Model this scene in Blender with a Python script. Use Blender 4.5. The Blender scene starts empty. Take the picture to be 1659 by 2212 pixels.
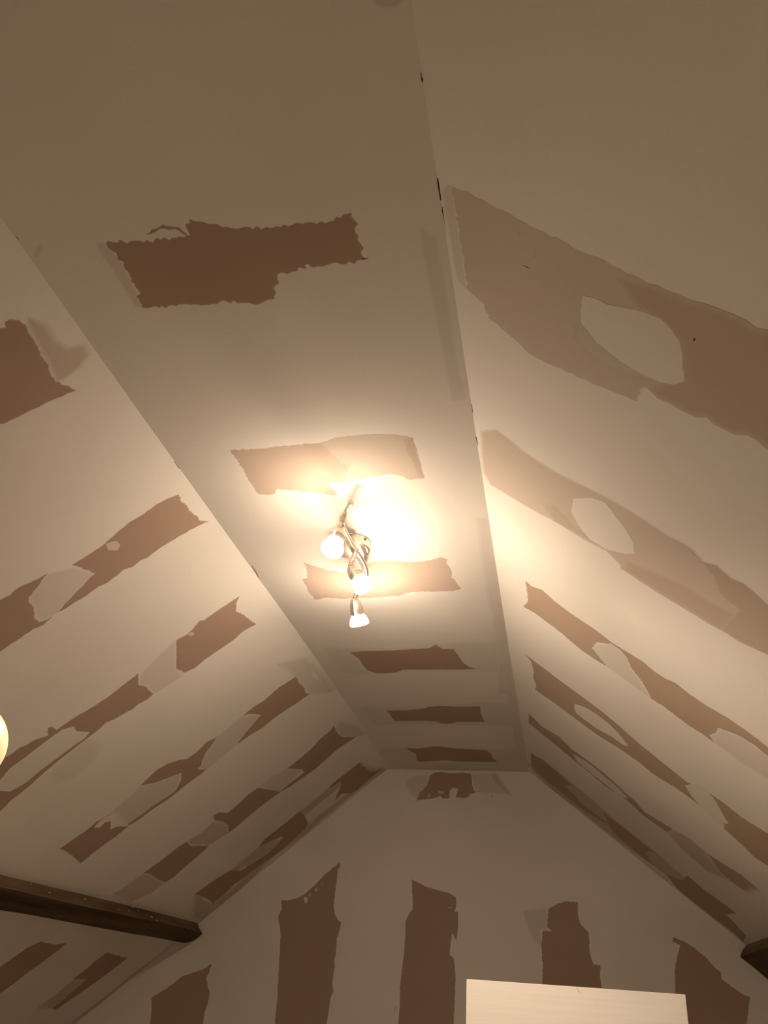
import bpy, bmesh, math, random
from mathutils import Vector, Matrix
from mathutils.geometry import tessellate_polygon

random.seed(7)
C = bpy.context.scene.collection
scene = bpy.context.scene

# ------------------------------------------------------------------ camera
cam_data = bpy.data.cameras.new('camera')
cam_data.sensor_fit = 'VERTICAL'
cam_data.sensor_height = 36.0
cam_data.lens = 28.499
cam_data.clip_start = 0.02
cam = bpy.data.objects.new('camera', cam_data)
C.objects.link(cam)
cam.matrix_world = Matrix(((0.98041, 0.04583, 0.19157, 0.0),
                           (0.18755, -0.51448, -0.83674, 0.0),
                           (0.06021, 0.85628, -0.51299, 1.5),
                           (0, 0, 0, 1)))
scene.camera = cam

# ------------------------------------------------------------------ world, exposure
world = bpy.data.worlds.new('world')
scene.world = world
world.use_nodes = True
world.node_tree.nodes['Background'].inputs[0].default_value = (0.5, 0.38, 0.27, 1)
world.node_tree.nodes['Background'].inputs[1].default_value = 0.0
scene.view_settings.view_transform = 'Standard'
scene.view_settings.look = 'None'
scene.view_settings.gamma = 1
scene.view_settings.use_curve_mapping = False
scene.view_settings.exposure = 0.0
LAMP = (1.0, 0.78, 0.58)          # warm bulb colour
LENS_STRENGTH = (108.0, 580.0, 435.0)
BODY_STRENGTH = (160.0, 100.0, 165.0)
BEAM_POWER = (205.0, 36.0, 25.0)     # watts thrown forward by each reflector
BEAM_ANGLE = (75, 110, 75)
GLOBE_STRENGTH = 0.02

# ------------------------------------------------------------------ colours (albedo)
PLASTER = (0.80, 0.765, 0.71)
TONES = {'bare': (0.42, 0.30, 0.235), 'bare2': (0.46, 0.35, 0.265), 'lbare': (0.55, 0.45, 0.37), 'mid': (0.60, 0.52, 0.44),
         'soft': (0.68, 0.635, 0.58), 'faint': (0.725, 0.685, 0.63), 'lbare2': (0.53, 0.43, 0.35), 'soft2': (0.60, 0.55, 0.50), 'softmid': (0.54, 0.46, 0.38),
         'fill': (0.765, 0.725, 0.665), 'fillsoft': (0.66, 0.58, 0.50), 'dark': (0.08, 0.05, 0.03)}
# how far each layer stands off the board (m); its outline lies on the layer below
LIFT = {'soft': 0.00012, 'faint': 0.00009, 'lbare2': 0.00032, 'mid': 0.00022, 'softmid': 0.00040, 'soft2': 0.00050, 'lbare': 0.00030, 'bare': 0.00036, 'bare2': 0.00036,
        'fill': 0.00052, 'fillsoft': 0.00048, 'dark': 0.00060}
FOOT = {'soft': 0.00012, 'faint': 0.00009, 'lbare2': 0.00024, 'mid': 0.00006, 'softmid': 0.00026, 'soft2': 0.00030, 'lbare': 0.00014, 'bare': 0.00008, 'bare2': 0.00010,
        'fill': 0.00039, 'fillsoft': 0.00039, 'dark': 0.00032}

# ------------------------------------------------------------------ helpers
def new_mat(name):
    m = bpy.data.materials.new(name)
    m.use_nodes = True
    nt = m.node_tree
    b = nt.nodes['Principled BSDF']
    return m, nt, b

def simple_mat(name, col, rough=0.5, metal=0.0, emit=None, strength=0.0, spec=0.5):
    m, nt, b = new_mat(name)
    b.inputs['Base Color'].default_value = (*col, 1)
    b.inputs['Roughness'].default_value = rough
    b.inputs['Metallic'].default_value = metal
    b.inputs['Specular IOR Level'].default_value = spec
    if emit:
        b.inputs['Emission Color'].default_value = (*emit, 1)
        b.inputs['Emission Strength'].default_value = strength
    return m

def noise_mat(name, c1, c2, scale=(8, 8, 8), rough=0.7, detail=6.0, bump=0.2, spec=0.3, lo=0.3, hi=0.7, bump_dist=0.003):
    m, nt, b = new_mat(name)
    tc = nt.nodes.new('ShaderNodeTexCoord')
    mp = nt.nodes.new('ShaderNodeMapping')
    mp.inputs['Scale'].default_value = scale
    nz = nt.nodes.new('ShaderNodeTexNoise')
    nz.inputs['Detail'].default_value = detail
    nz.inputs['Scale'].default_value = 1.0
    rp = nt.nodes.new('ShaderNodeValToRGB')
    rp.color_ramp.elements[0].position = lo
    rp.color_ramp.elements[0].color = (*c1, 1)
    rp.color_ramp.elements[1].position = hi
    rp.color_ramp.elements[1].color = (*c2, 1)
    bp = nt.nodes.new('ShaderNodeBump')
    bp.inputs['Strength'].default_value = bump
    bp.inputs['Distance'].default_value = bump_dist
    L = nt.links.new
    L(tc.outputs['Object'], mp.inputs['Vector'])
    L(mp.outputs['Vector'], nz.inputs['Vector'])
    L(nz.outputs['Fac'], rp.inputs['Fac'])
    L(rp.outputs['Color'], b.inputs['Base Color'])
    L(nz.outputs['Fac'], bp.inputs['Height'])
    L(bp.outputs['Normal'], b.inputs['Normal'])
    b.inputs['Roughness'].default_value = rough
    b.inputs['Specular IOR Level'].default_value = spec
    return m

def plaster_mat():
    """matt plaster and board paper: the tone attribute gives which of the two, noise gives the grain"""
    m, nt, b = new_mat('plaster_and_board')
    L = nt.links.new
    at = nt.nodes.new('ShaderNodeAttribute')
    at.attribute_name = 'tone'
    tc = nt.nodes.new('ShaderNodeTexCoord')
    n1 = nt.nodes.new('ShaderNodeTexNoise')
    n1.inputs['Scale'].default_value = 2.2
    n1.inputs['Detail'].default_value = 5
    n2 = nt.nodes.new('ShaderNodeTexNoise')
    n2.inputs['Scale'].default_value = 160
    n2.inputs['Detail'].default_value = 3
    L(tc.outputs['Object'], n1.inputs['Vector'])
    L(tc.outputs['Object'], n2.inputs['Vector'])
    r1 = nt.nodes.new('ShaderNodeMapRange')
    r1.inputs['From Min'].default_value = 0.3
    r1.inputs['From Max'].default_value = 0.7
    r1.inputs['To Min'].default_value = 0.95
    r1.inputs['To Max'].default_value = 1.04
    L(n1.outputs['Fac'], r1.inputs['Value'])
    r2 = nt.nodes.new('ShaderNodeMapRange')
    r2.inputs['From Min'].default_value = 0.3
    r2.inputs['From Max'].default_value = 0.7
    r2.inputs['To Min'].default_value = 0.985
    r2.inputs['To Max'].default_value = 1.012
    L(n2.outputs['Fac'], r2.inputs['Value'])
    mu = nt.nodes.new('ShaderNodeMath')
    mu.operation = 'MULTIPLY'
    L(r1.outputs['Result'], mu.inputs[0])
    L(r2.outputs['Result'], mu.inputs[1])
    sc = nt.nodes.new('ShaderNodeVectorMath')
    sc.operation = 'SCALE'
    L(at.outputs['Vector'], sc.inputs[0])
    L(mu.outputs['Value'], sc.inputs['Scale'])
    L(sc.outputs['Vector'], b.inputs['Base Color'])
    bp = nt.nodes.new('ShaderNodeBump')
    bp.inputs['Strength'].default_value = 0.10
    bp.inputs['Distance'].default_value = 0.001
    L(n2.outputs['Fac'], bp.inputs['Height'])
    L(bp.outputs['Normal'], b.inputs['Normal'])
    b.inputs['Roughness'].default_value = 0.85
    b.inputs['Specular IOR Level'].default_value = 0.2
    return m

M_PLASTER = plaster_mat()

def link(name, me, mat=None, parent=None, kind=None):
    o = bpy.data.objects.new(name, me)
    C.objects.link(o)
    if mat is not None:
        for mm in (mat if isinstance(mat, (list, tuple)) else [mat]):
            me.materials.append(mm)
    if parent is not None:
        o.parent = parent
    if kind:
        o['kind'] = kind
    return o

def mesh(name, verts, faces, smooth=False):
    me = bpy.data.meshes.new(name)
    me.from_pydata([tuple(v) for v in verts], [], faces)
    me.update()
    if smooth:
        for p in me.polygons:
            p.use_smooth = True
    return me

def paint(me, cols):
    """per-vertex board/plaster tone"""
    a = me.attributes.new('tone', 'FLOAT_COLOR', 'POINT')
    if len(cols) == 3 and not hasattr(cols[0], '__len__'):
        cols = [cols] * len(me.vertices)
    for i, c in enumerate(cols):
        a.data[i].color = (c[0], c[1], c[2], 1)

# ------------------------------------------------------------------ the attic shell
HC = 2.5                                    # height of the flat ceiling
GY, GKX, GKZ = 4.15583, 0.01295, 0.01848    # gable plane
TL, TR = 0.84021, 0.79511                   # pitch of the two slopes
BACK = -1.7
def edge_left(y):
    y = max(y, 0.5) - 2
    return -0.79956 + 0.00413 * y - 0.00261 * y * y - 0.00355 * y ** 3
def edge_right(y):
    y = max(y, 0.2) - 2
    return -0.12735 - 0.00064 * y + 0.00143 * y * y
def gable_y(x, drop):
    return GY + GKX * x + GKZ * drop
DROP_L, DROP_R = 1.85, 1.85                 # knee walls start here

def ys():
    n = 44
    return [BACK + (GY - BACK) * i / n for i in range(n + 1)]

def on_ceiling(x, y, off=0.0):
    return Vector((x, y, HC - off))
NL = Vector((math.sin(math.atan(TL)), 0, -math.cos(math.atan(TL))))
NR = Vector((-math.sin(math.atan(TR)), 0, -math.cos(math.atan(TR))))
def on_left(y, d, off=0.0):
    return Vector((edge_left(y) - d / TL, y, HC - d)) + NL * off
def on_right(y, d, off=0.0):
    return Vector((edge_right(y) + d / TR, y, HC - d)) + NR * off
def on_gable(x, z, off=0.0):
    return Vector((x, gable_y(x, 1 - z) - off, z + 1.5))
MAP = {'C': on_ceiling, 'L': on_left, 'R': on_right, 'G': on_gable}

def shell():
    out = {}
    T = 0.06
    Y = ys()
    # flat ceiling strip, a slab
    v, f = [], []
    for i, y in enumerate(Y):
        a, b = edge_left(y), edge_right(y)
        ya, yb = (gable_y(a, 0), gable_y(b, 0)) if i == len(Y) - 1 else (y, y)
        v += [(a, ya, HC), (b, yb, HC), (b + 0.03, yb, HC + T), (a - 0.03, ya, HC + T)]
    for i in range(len(Y) - 1):
        p, q = 4 * i, 4 * i + 4
        for k in range(4):
            f.append((p + k, q + k, q + (k + 1) % 4, p + (k + 1) % 4))
    f += [(0, 1, 2, 3), tuple(reversed([4 * (len(Y) - 1) + k for k in range(4)]))]
    me = mesh('ceiling', v, f); paint(me, PLASTER)
    out['C'] = link('ceiling', me, M_PLASTER, kind='structure')
    # slopes with their knee walls
    for key, fn, edge, t, drop, sgn, nm in (('L', on_left, edge_left, TL, DROP_L, -1, 'wall_left'), ('R', on_right, edge_right, TR, DROP_R, 1, 'wall_right')):
        v, f = [], []
        for i, y in enumerate(Y):
            last = i == len(Y) - 1
            prof = []
            for d in (0, drop):
                x = edge(y) + sgn * d / t
                yy = gable_y(x, d) if last else y
                prof.append((x, yy, HC - d))
            prof.append((prof[1][0], prof[1][1], 0.0))
            prof.append((prof[2][0] + sgn * T, prof[2][1], 0.0))
            prof.append((prof[1][0] + sgn * T, prof[1][1], prof[1][2] + T * 0.4))
            prof.append((prof[0][0] + sgn * 0.03, prof[0][1], HC + T))
            v += prof
        n = 6
        for i in range(len(Y) - 1):
            p, q = n * i, n * i + n
            for k in range(n):
                f.append((p + k, q + k, q + (k + 1) % n, p + (k + 1) % n))
        f += [tuple(range(n)), tuple(reversed([n * (len(Y) - 1) + k for k in range(n)]))]
        me = mesh(nm, v, f); paint(me, PLASTER)
        out[key] = link(nm, me, M_PLASTER, kind='structure')
    # gable and back wall
    def end_wall(nm, y0, gable):
        xl, xr = edge_left(GY if gable else BACK), edge_right(GY if gable else BACK)
        pr = [(xl, HC), (xr, HC), (xr + DROP_R / TR, HC - DROP_R), (xr + DROP_R / TR, 0), (xl - DROP_L / TL, 0), (xl - DROP_L / TL, HC - DROP_L)]
        fr = [(x, gable_y(x, HC - z) if gable else y0, z) for x, z in pr]
        s = 0.08 if gable else -0.08
        bk = [(x, y + s, z) for x, y, z in fr]
        n = 6
        f = [tuple(range(n)), tuple(reversed(range(n, 2 * n)))] + [(k, (k + 1) % n, n + (k + 1) % n, n + k) for k in range(n)]
        me = mesh(nm, fr + bk, f); paint(me, PLASTER)
        return link(nm, me, M_PLASTER, kind='structure')
    out['G'] = end_wall('wall_gable', GY, True)
    end_wall('wall_back', BACK, False)
    # floor
    x0, x1 = -0.9 - DROP_L / TL - 0.1, 0.0 + DROP_R / TR + 0.1
    v = [(x0, BACK - .08, 0), (x1, BACK - .08, 0), (x1, GY + .15, 0), (x0, GY + .15, 0)]
    v += [(a, b, -0.1) for a, b, _ in v]
    f = [(0, 1, 2, 3), (7, 6, 5, 4), (0, 4, 5, 1), (1, 5, 6, 2), (2, 6, 7, 3), (3, 7, 4, 0)]
    m = noise_mat('floor_boards', (0.47, 0.415, 0.35), (0.55, 0.49, 0.42), scale=(9, 0.8, 4), rough=0.6)
    link('floor', mesh('floor', v, f), m, kind='structure')
    return out
SURF = shell()

# ------------------------------------------------------------------ bare board, filler and jointing patches
def lerp(a, b, t):
    return tuple(a[i] + (b[i] - a[i]) * t for i in range(3))

def ragged(poly, amp, step, rng):
    """subdivide a closed outline and push the new points about, as a trowel leaves an edge"""
    out = []
    n = len(poly)
    for i in range(n):
        a, b = Vector(poly[i]), Vector(poly[(i + 1) % n])
        d = b - a
        L = d.length
        k = max(1, min(40, int(L / step)))
        nrm = Vector((-d.y, d.x)) / (L + 1e-9)
        for j in range(k):
            p = a + d * (j / k)
            if j:
                p = p + nrm * rng.uniform(-amp, amp)
            else:
                p = p + nrm * rng.uniform(-amp, amp) * 0.3
            out.append(p)
    return out

def inset(poly, w):
    n = len(poly)
    area = sum(poly[i].x * poly[(i + 1) % n].y - poly[(i + 1) % n].x * poly[i].y for i in range(n))
    s = 1 if area > 0 else -1
    out = []
    for i in range(n):
        a, b, c = poly[i - 1], poly[i], poly[(i + 1) % n]
        d1, d2 = (b - a), (c - b)
        if d1.length < 1e-7 or d2.length < 1e-7:
            out.append(b.copy()); continue
        d1.normalize(); d2.normalize()
        m = (Vector((-d1.y, d1.x)) + Vector((-d2.y, d2.x))) * s
        if m.length < 0.3:
            m = (d1 - d2) * 0.5
        else:
            m.normalize()
        out.append(b + m * w)
    return out

UNDER = {'lbare2': 'mid', 'fill': 'bare', 'fillsoft': 'bare', 'soft2': 'lbare', 'softmid': 'mid'}
NAME = {'faint': 'joint_filler_band', 'lbare2': 'bare_board_patch', 'bare': 'bare_board_patch', 'bare2': 'bare_board_patch', 'lbare': 'bare_board_patch', 'mid': 'thin_plaster_patch', 'softmid': 'thin_plaster_patch',
        'soft': 'joint_filler_band', 'soft2': 'joint_filler_band', 'fill': 'filler_patch', 'fillsoft': 'filler_patch', 'dark': 'dent'}
count = {}
def build_patch(i, surf, kind, rag, feather, pts):
    rng = random.Random(100 + i)
    P = [Vector(p) for p in pts]
    size = min(max(p.x for p in P) - min(p.x for p in P), max(p.y for p in P) - min(p.y for p in P))
    soft = feather is not None and feather > 0.0035
    f = feather if feather is not None else 0.0022
    f = min(f, size * 0.22)
    outline = ragged(P, 0.0022 * rag if not soft else 0.0006, 0.006 if not soft else 0.03, rng)
    if soft:
        outline = inset(outline, -f * 0.5)
    fn = MAP[surf]
    order = count.get(surf, 0); count[surf] = order + 1
    lift = LIFT[kind] + order * 0.0000012
    tone = TONES[kind]
    under = TONES[UNDER[kind]] if kind in UNDER and kind not in ('fill',) else PLASTER
    if kind == 'fill':
        under = PLASTER
    if soft:
        a = outline
        b = inset(outline, f * 0.5)
        c = inset(outline, f)
        rings, cols = [a, b, c], [under, lerp(under, tone, 0.5), tone]
    else:
        a = outline
        b = inset(outline, f)
        rings, cols = [a, b], [lerp(under, tone, 0.55), tone]
    tri = tessellate_polygon([[Vector((p.x, p.y, 0)) for p in rings[-1]]])
    n = len(outline)
    verts, vc, faces = [], [], []
    for k, (r, cc) in enumerate(zip(rings, cols)):
        for p in r:
            verts.append(fn(p.x, p.y, FOOT[kind] if k == 0 else lift)); vc.append(cc)
    for k in range(len(rings) - 1):
        for j in range(n):
            j2 = (j + 1) % n
            faces.append((k * n + j, k * n + j2, (k + 1) * n + j2, (k + 1) * n + j))
    base = (len(rings) - 1) * n
    for t in tri:
        faces.append(tuple(base + q for q in t))
    nm = NAME[kind]
    me = mesh(nm, verts, faces)
    paint(me, vc)
    o = link(nm, me, M_PLASTER, SURF[surf])
    # all faces look into the room
    nrm = {'C': Vector((0, 0, -1)), 'L': NL, 'R': NR, 'G': Vector((0, -1, 0))}[surf]
    bm = bmesh.new(); bm.from_mesh(me)
    flip = [q for q in bm.faces if q.normal.dot(nrm) < 0]
    bmesh.ops.reverse_faces(bm, faces=flip)
    bm.to_mesh(me); bm.free()
    return o

PATCHES = [
 ("C","soft",0,0.012,[(-0.6762,0.7731),(-0.6624,0.7768),(-0.6552,0.8),(-0.6566,0.8482),(-0.659,0.8805),(-0.6634,0.9181),(-0.675,0.9101),(-0.6752,0.8659),(-0.6761,0.822),(-0.6794,0.7911)]),
 ("C","bare",2.4,None,[(-0.6615,0.7751),(-0.648,0.7734),(-0.6346,0.7716),(-0.6263,0.78),(-0.5917,0.7794),(-0.5681,0.7816),(-0.531,0.7806),(-0.5181,0.7789),(-0.519,0.7665),(-0.5087,0.749),(-0.496,0.7542),(-0.4818,0.7631),(-0.4677,0.765),(-0.4561,0.7735),(-0.4399,0.7775),(-0.4221,0.7773),(-0.4037,0.7836),(-0.3866,0.785),(-0.3721,0.7853),(-0.3535,0.7811),(-0.3305,0.7809),(-0.3081,0.7823),(-0.2768,0.7817),(-0.2566,0.773),(-0.2558,0.788),(-0.2587,0.8011),(-0.2565,0.817),(-0.2574,0.8345),(-0.2575,0.8618),(-0.2701,0.8656),(-0.2891,0.8705),(-0.3051,0.8627),(-0.3214,0.868),(-0.336,0.8661),(-0.358,0.8688),(-0.3802,0.8716),(-0.3976,0.8731),(-0.4091,0.8853),(-0.4206,0.9119),(-0.4273,0.9284),(-0.4382,0.927),(-0.4536,0.9347),(-0.4692,0.9326),(-0.4935,0.9274),(-0.524,0.9212),(-0.5702,0.9208),(-0.6164,0.9191),(-0.6464,0.9182),(-0.6641,0.9159),(-0.6602,0.8971),(-0.655,0.8686),(-0.6548,0.8445),(-0.6546,0.821),(-0.6535,0.7965),(-0.6621,0.7824)]),
 ("C","bare",2.0,None,[(-0.5866,0.7683),(-0.5688,0.7595),(-0.554,0.7536),(-0.54,0.7594),(-0.531,0.7631),(-0.5238,0.7745),(-0.5223,0.7818),(-0.5314,0.7745),(-0.5391,0.7644),(-0.5531,0.7617),(-0.5707,0.767)]),
 ("C","fill",0.5,None,[(-0.3565,0.8614),(-0.3507,0.8592),(-0.3472,0.8627),(-0.3513,0.8667),(-0.3564,0.8652)]),
 ("C","bare",1,None,[(-0.2642,0.859),(-0.2517,0.8625),(-0.2609,0.8639)]),
 ("C","mid",0.5,None,[(-0.4544,1.339),(-0.4188,1.3233),(-0.3792,1.3211),(-0.34,1.319),(-0.3175,1.3214),(-0.2843,1.3282),(-0.2558,1.3408),(-0.2557,1.3764),(-0.2551,1.4238),(-0.2558,1.4951),(-0.2893,1.4993),(-0.3031,1.4831),(-0.3259,1.4721),(-0.373,1.4799),(-0.4173,1.4905),(-0.4466,1.4976),(-0.4606,1.4939),(-0.4736,1.4443),(-0.4717,1.374)]),
 ("C","lbare",1.3,None,[(-0.6615,1.3419),(-0.6069,1.3463),(-0.5442,1.3428),(-0.4786,1.3397),(-0.4544,1.339),(-0.4401,1.3773),(-0.4261,1.4203),(-0.4061,1.4224),(-0.4466,1.4976),(-0.4606,1.4939),(-0.4785,1.4884),(-0.4713,1.5198),(-0.4673,1.5479),(-0.4942,1.5413),(-0.5297,1.5261),(-0.5668,1.5171),(-0.6031,1.5057),(-0.6139,1.5261),(-0.6338,1.5323),(-0.6539,1.5248),(-0.6575,1.5021),(-0.6571,1.4749),(-0.6589,1.4481),(-0.656,1.4151),(-0.6589,1.3754)]),
 ("C","lbare",1,None,[(-0.2558,1.3408),(-0.2557,1.3764),(-0.2551,1.4238),(-0.2558,1.4951),(-0.2673,1.4903),(-0.2738,1.4288),(-0.2797,1.3805),(-0.2789,1.3415)]),
 ("C","fill",1,None,[(-0.4789,1.4899),(-0.4654,1.4957),(-0.4536,1.4999),(-0.4626,1.5285),(-0.4704,1.516)]),
 ("C","soft",0,0.004,[(-0.3995,1.3415),(-0.3902,1.3438),(-0.3945,1.3539),(-0.4018,1.3511)]),
 ("C","lbare",1,None,[(-0.6427,1.8728),(-0.6163,1.8984),(-0.5864,1.9223),(-0.5675,1.9292),(-0.5518,1.9391),(-0.5169,1.9327),(-0.4798,1.9028),(-0.4449,1.8789),(-0.4054,1.8798),(-0.3581,1.8906),(-0.3191,1.8914),(-0.2884,1.8802),(-0.268,1.8715),(-0.2502,1.883),(-0.2582,1.9084),(-0.2511,1.93),(-0.25,1.9624),(-0.2533,1.9897),(-0.244,2.0185),(-0.235,2.0653),(-0.256,2.0782),(-0.2945,2.0758),(-0.3623,2.0751),(-0.395,2.0815),(-0.414,2.0999),(-0.4463,2.1004),(-0.5021,2.1094),(-0.5559,2.1062),(-0.5899,2.1104),(-0.6313,2.0992),(-0.6763,2.1116),(-0.6786,2.0493),(-0.6762,2.0015),(-0.6745,1.9725),(-0.6614,1.9677),(-0.6465,1.9236)]),
 ("C","bare",0.7,None,[(-0.6632,2.5319),(-0.6183,2.5235),(-0.5555,2.5224),(-0.4862,2.5167),(-0.4174,2.5078),(-0.3865,2.5041),(-0.3611,2.4733),(-0.3454,2.5136),(-0.3064,2.5151),(-0.2987,2.5808),(-0.2876,2.6493),(-0.2724,2.6849),(-0.2487,2.6997),(-0.3004,2.711),(-0.3961,2.7087),(-0.4605,2.7071),(-0.5124,2.7058),(-0.5368,2.733),(-0.5782,2.7414),(-0.6114,2.7406),(-0.6389,2.712),(-0.6471,2.6571),(-0.6467,2.5954),(-0.6582,2.5607)]),
 ("C","bare",0.7,None,[(-0.6581,3.1752),(-0.581,3.1683),(-0.5103,3.1529),(-0.4792,3.1251),(-0.4238,3.1103),(-0.3725,3.125),(-0.2731,3.1187),(-0.2789,3.1998),(-0.2744,3.2889),(-0.2688,3.328),(-0.3327,3.3241),(-0.3814,3.3248),(-0.4121,3.3487),(-0.4545,3.3493),(-0.4787,3.319),(-0.5339,3.3103),(-0.6058,3.3158),(-0.6524,3.3163),(-0.6554,3.2354)]),
 ("C","bare",0.7,None,[(-0.6721,3.733),(-0.6229,3.7456),(-0.5471,3.7086),(-0.5005,3.707),(-0.4427,3.7389),(-0.3741,3.7448),(-0.299,3.7619),(-0.2843,3.8192),(-0.2821,3.8937),(-0.2639,3.9697),(-0.3564,3.9745),(-0.4366,3.9692),(-0.5157,3.9512),(-0.5745,3.9636),(-0.6442,3.9894),(-0.656,3.9582),(-0.6407,3.8344),(-0.6618,3.7907)]),
 ("C","faint",0,0.025,[(-0.7477,2.4884),(-0.5054,2.5167),(-0.3025,2.4655),(-0.1293,2.4656),(-0.129,2.7424),(-0.4809,2.7173),(-0.6722,2.7562),(-0.7386,2.732)]),
 ("C","faint",0,0.03,[(-0.7613,3.1361),(-0.5483,3.1358),(-0.2756,3.0733),(-0.1283,3.094),(-0.1275,3.3795),(-0.5131,3.362),(-0.7535,3.3704)]),
 ("C","faint",0,0.03,[(-0.788,3.7373),(-0.4858,3.7121),(-0.1261,3.7407),(-0.1252,4.1522),(-0.5425,4.1468),(-0.7916,4.1127),(-0.8217,3.8579)]),
 ("C","faint",0,0.03,[(-0.1553,1.6796),(-0.1294,1.6818),(-0.1304,1.8082),(-0.1293,1.939),(-0.1294,2.108),(-0.1294,2.4292),(-0.1554,2.975),(-0.1924,2.9747),(-0.1605,2.4277),(-0.1634,2.1055),(-0.1616,1.905)]),
 ("C","faint",0,0.03,[(-0.1543,2.355),(-0.1294,2.3567),(-0.1289,2.811),(-0.1275,3.3797),(-0.1242,4.1397),(-0.1731,4.1428),(-0.1642,3.3805),(-0.1583,2.7417)]),
 ("C","faint",0,0.03,[(-0.1614,0.8185),(-0.1411,0.8341),(-0.1388,0.9409),(-0.1402,1.0811),(-0.1352,1.2283),(-0.162,1.2322),(-0.1621,1.0784),(-0.1626,0.9377),(-0.1644,0.8618)]),
 ("C","soft",0,0.006,[(-0.7796,0.7702),(-0.7661,0.7627),(-0.7755,0.7759),(-0.7903,0.7878),(-0.7935,0.7856)]),
 ("C","soft",0,0.006,[(-0.1462,2.1699),(-0.1294,2.1713),(-0.1294,2.2003),(-0.1383,2.1961)]),
 ("C","soft",0,0.008,[(-0.1449,3.5532),(-0.1268,3.5655),(-0.1267,3.61),(-0.144,3.6107)]),
 ("C","soft",0,0.008,[(-0.1667,0.4762),(-0.1251,0.4834),(-0.135,0.4913),(-0.1423,0.4951),(-0.153,0.4947),(-0.1616,0.4908),(-0.1661,0.4863)]),
 ("L","mid",0,0.015,[(0.8752,0.0386),(0.9076,0.0284),(0.9445,0.03),(0.9693,0.0247),(0.9836,0.0072),(1.0083,0.0086),(1.0211,0.0289),(1.0235,0.0513),(1.0176,0.0586),(0.968,0.0523),(0.9382,0.0497),(0.8971,0.0458)]),
 ("L","bare",0.8,None,[(0.8525,0.0897),(0.8653,0.0694),(0.8697,0.0644),(0.8605,0.0622),(0.8605,0.0553),(0.8671,0.0511),(0.8786,0.0471),(0.8934,0.046),(0.9155,0.0478),(0.9406,0.0507),(0.9599,0.0528),(0.9794,0.0522),(0.9963,0.0569),(1.0176,0.0586),(1.0375,0.0528),(1.0616,0.0462),(1.0556,0.0637),(1.0502,0.0772),(1.0449,0.0984),(1.0402,0.1195),(1.035,0.1363),(1.0312,0.1403),(1.023,0.1648)]),
 ("L","bare",0.7,None,[(1.4604,0.2055),(1.4639,0.1813),(1.4665,0.1593),(1.4618,0.1432),(1.457,0.1271),(1.4526,0.1023),(1.4575,0.0806),(1.4554,0.0564),(1.4619,0.0377),(1.4723,0.023),(1.4968,0.0261),(1.5153,0.0241),(1.5461,0.0242),(1.5762,0.0206),(1.5979,0.0207),(1.6186,0.0106),(1.608,0.0301),(1.6007,0.0565),(1.5961,0.0834),(1.5937,0.1045),(1.5961,0.1209),(1.5892,0.1309),(1.5927,0.1444),(1.5811,0.1588),(1.5845,0.1721),(1.5859,0.1908),(1.578,0.203),(1.5809,0.225),(1.5751,0.2466),(1.5749,0.2613),(1.5672,0.273),(1.5559,0.251),(1.5461,0.2326),(1.5372,0.2116),(1.5309,0.1917),(1.5065,0.1972),(1.4804,0.2018)]),
 ("L","soft",0,0.008,[(1.4411,0.2371),(1.4697,0.2091),(1.5309,0.1917),(1.5461,0.2326),(1.5687,0.2765),(1.5571,0.298),(1.5303,0.2971),(1.5064,0.2873),(1.4731,0.2821),(1.4583,0.2649)]),
 ("L","fillsoft",0.5,None,[(1.467,0.1508),(1.4772,0.1371),(1.5016,0.1369),(1.5094,0.1456),(1.4925,0.1543)]),
 ("L","bare",0.7,None,[(1.3995,0.3382),(1.4206,0.3077),(1.4257,0.2937),(1.4211,0.2783),(1.4293,0.2626),(1.4388,0.2362),(1.4466,0.2505),(1.4583,0.2649),(1.4685,0.2802),(1.4824,0.2859),(1.5064,0.2873),(1.5303,0.2971),(1.5561,0.3004),(1.5641,0.295),(1.5702,0.28),(1.5766,0.3001),(1.5679,0.3139),(1.5672,0.3367),(1.565,0.3558),(1.5649,0.3699),(1.5452,0.4034)]),
 ("L","bare",0.5,None,[(1.9744,0.0469),(1.999,0.0602),(2.0267,0.0684),(2.0631,0.0629),(2.1083,0.0592),(2.1567,0.0546),(2.1433,0.0841),(2.1493,0.1053),(2.1476,0.1323),(2.1438,0.1468),(2.142,0.1733),(2.1461,0.1976),(2.1308,0.2159),(2.084,0.2203),(1.9645,0.1819),(1.9727,0.1639),(1.9688,0.1482),(1.9547,0.1295),(1.9664,0.1221),(1.9658,0.1),(1.9703,0.0755)]),
 ("L","fillsoft",1,None,[(1.9709,0.1597),(1.9767,0.1524),(1.9948,0.1524),(1.995,0.1598)]),
 ("L","soft",0,0.012,[(1.9645,0.1819),(2.084,0.2203),(2.1405,0.2227),(2.1312,0.2614),(2.1243,0.2824),(2.0616,0.2794),(2.0346,0.2848),(1.9959,0.2646),(1.9759,0.2188)]),
 ("L","bare",0.6,None,[(1.986,0.2691),(2.0346,0.2848),(2.0616,0.2794),(2.0922,0.2822),(2.1243,0.2824),(2.1278,0.2977),(2.1186,0.3132),(2.1225,0.3293),(2.1133,0.3445),(2.1098,0.3578),(2.0935,0.3774),(2.101,0.3945),(2.1012,0.4089),(2.1034,0.4419),(2.1057,0.4818),(2.1134,0.52),(2.1248,0.5666),(2.125,0.5875),(2.138,0.6173),(2.1512,0.6747),(1.92,0.5712),(1.9263,0.5259),(1.9352,0.5103),(1.9346,0.4905),(1.9438,0.4812),(1.9482,0.4665),(1.968,0.4496),(1.9384,0.4377),(1.9439,0.4316),(1.9717,0.4325),(1.974,0.3995),(1.9864,0.363),(1.9907,0.3333),(1.9882,0.3009)]),
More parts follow.
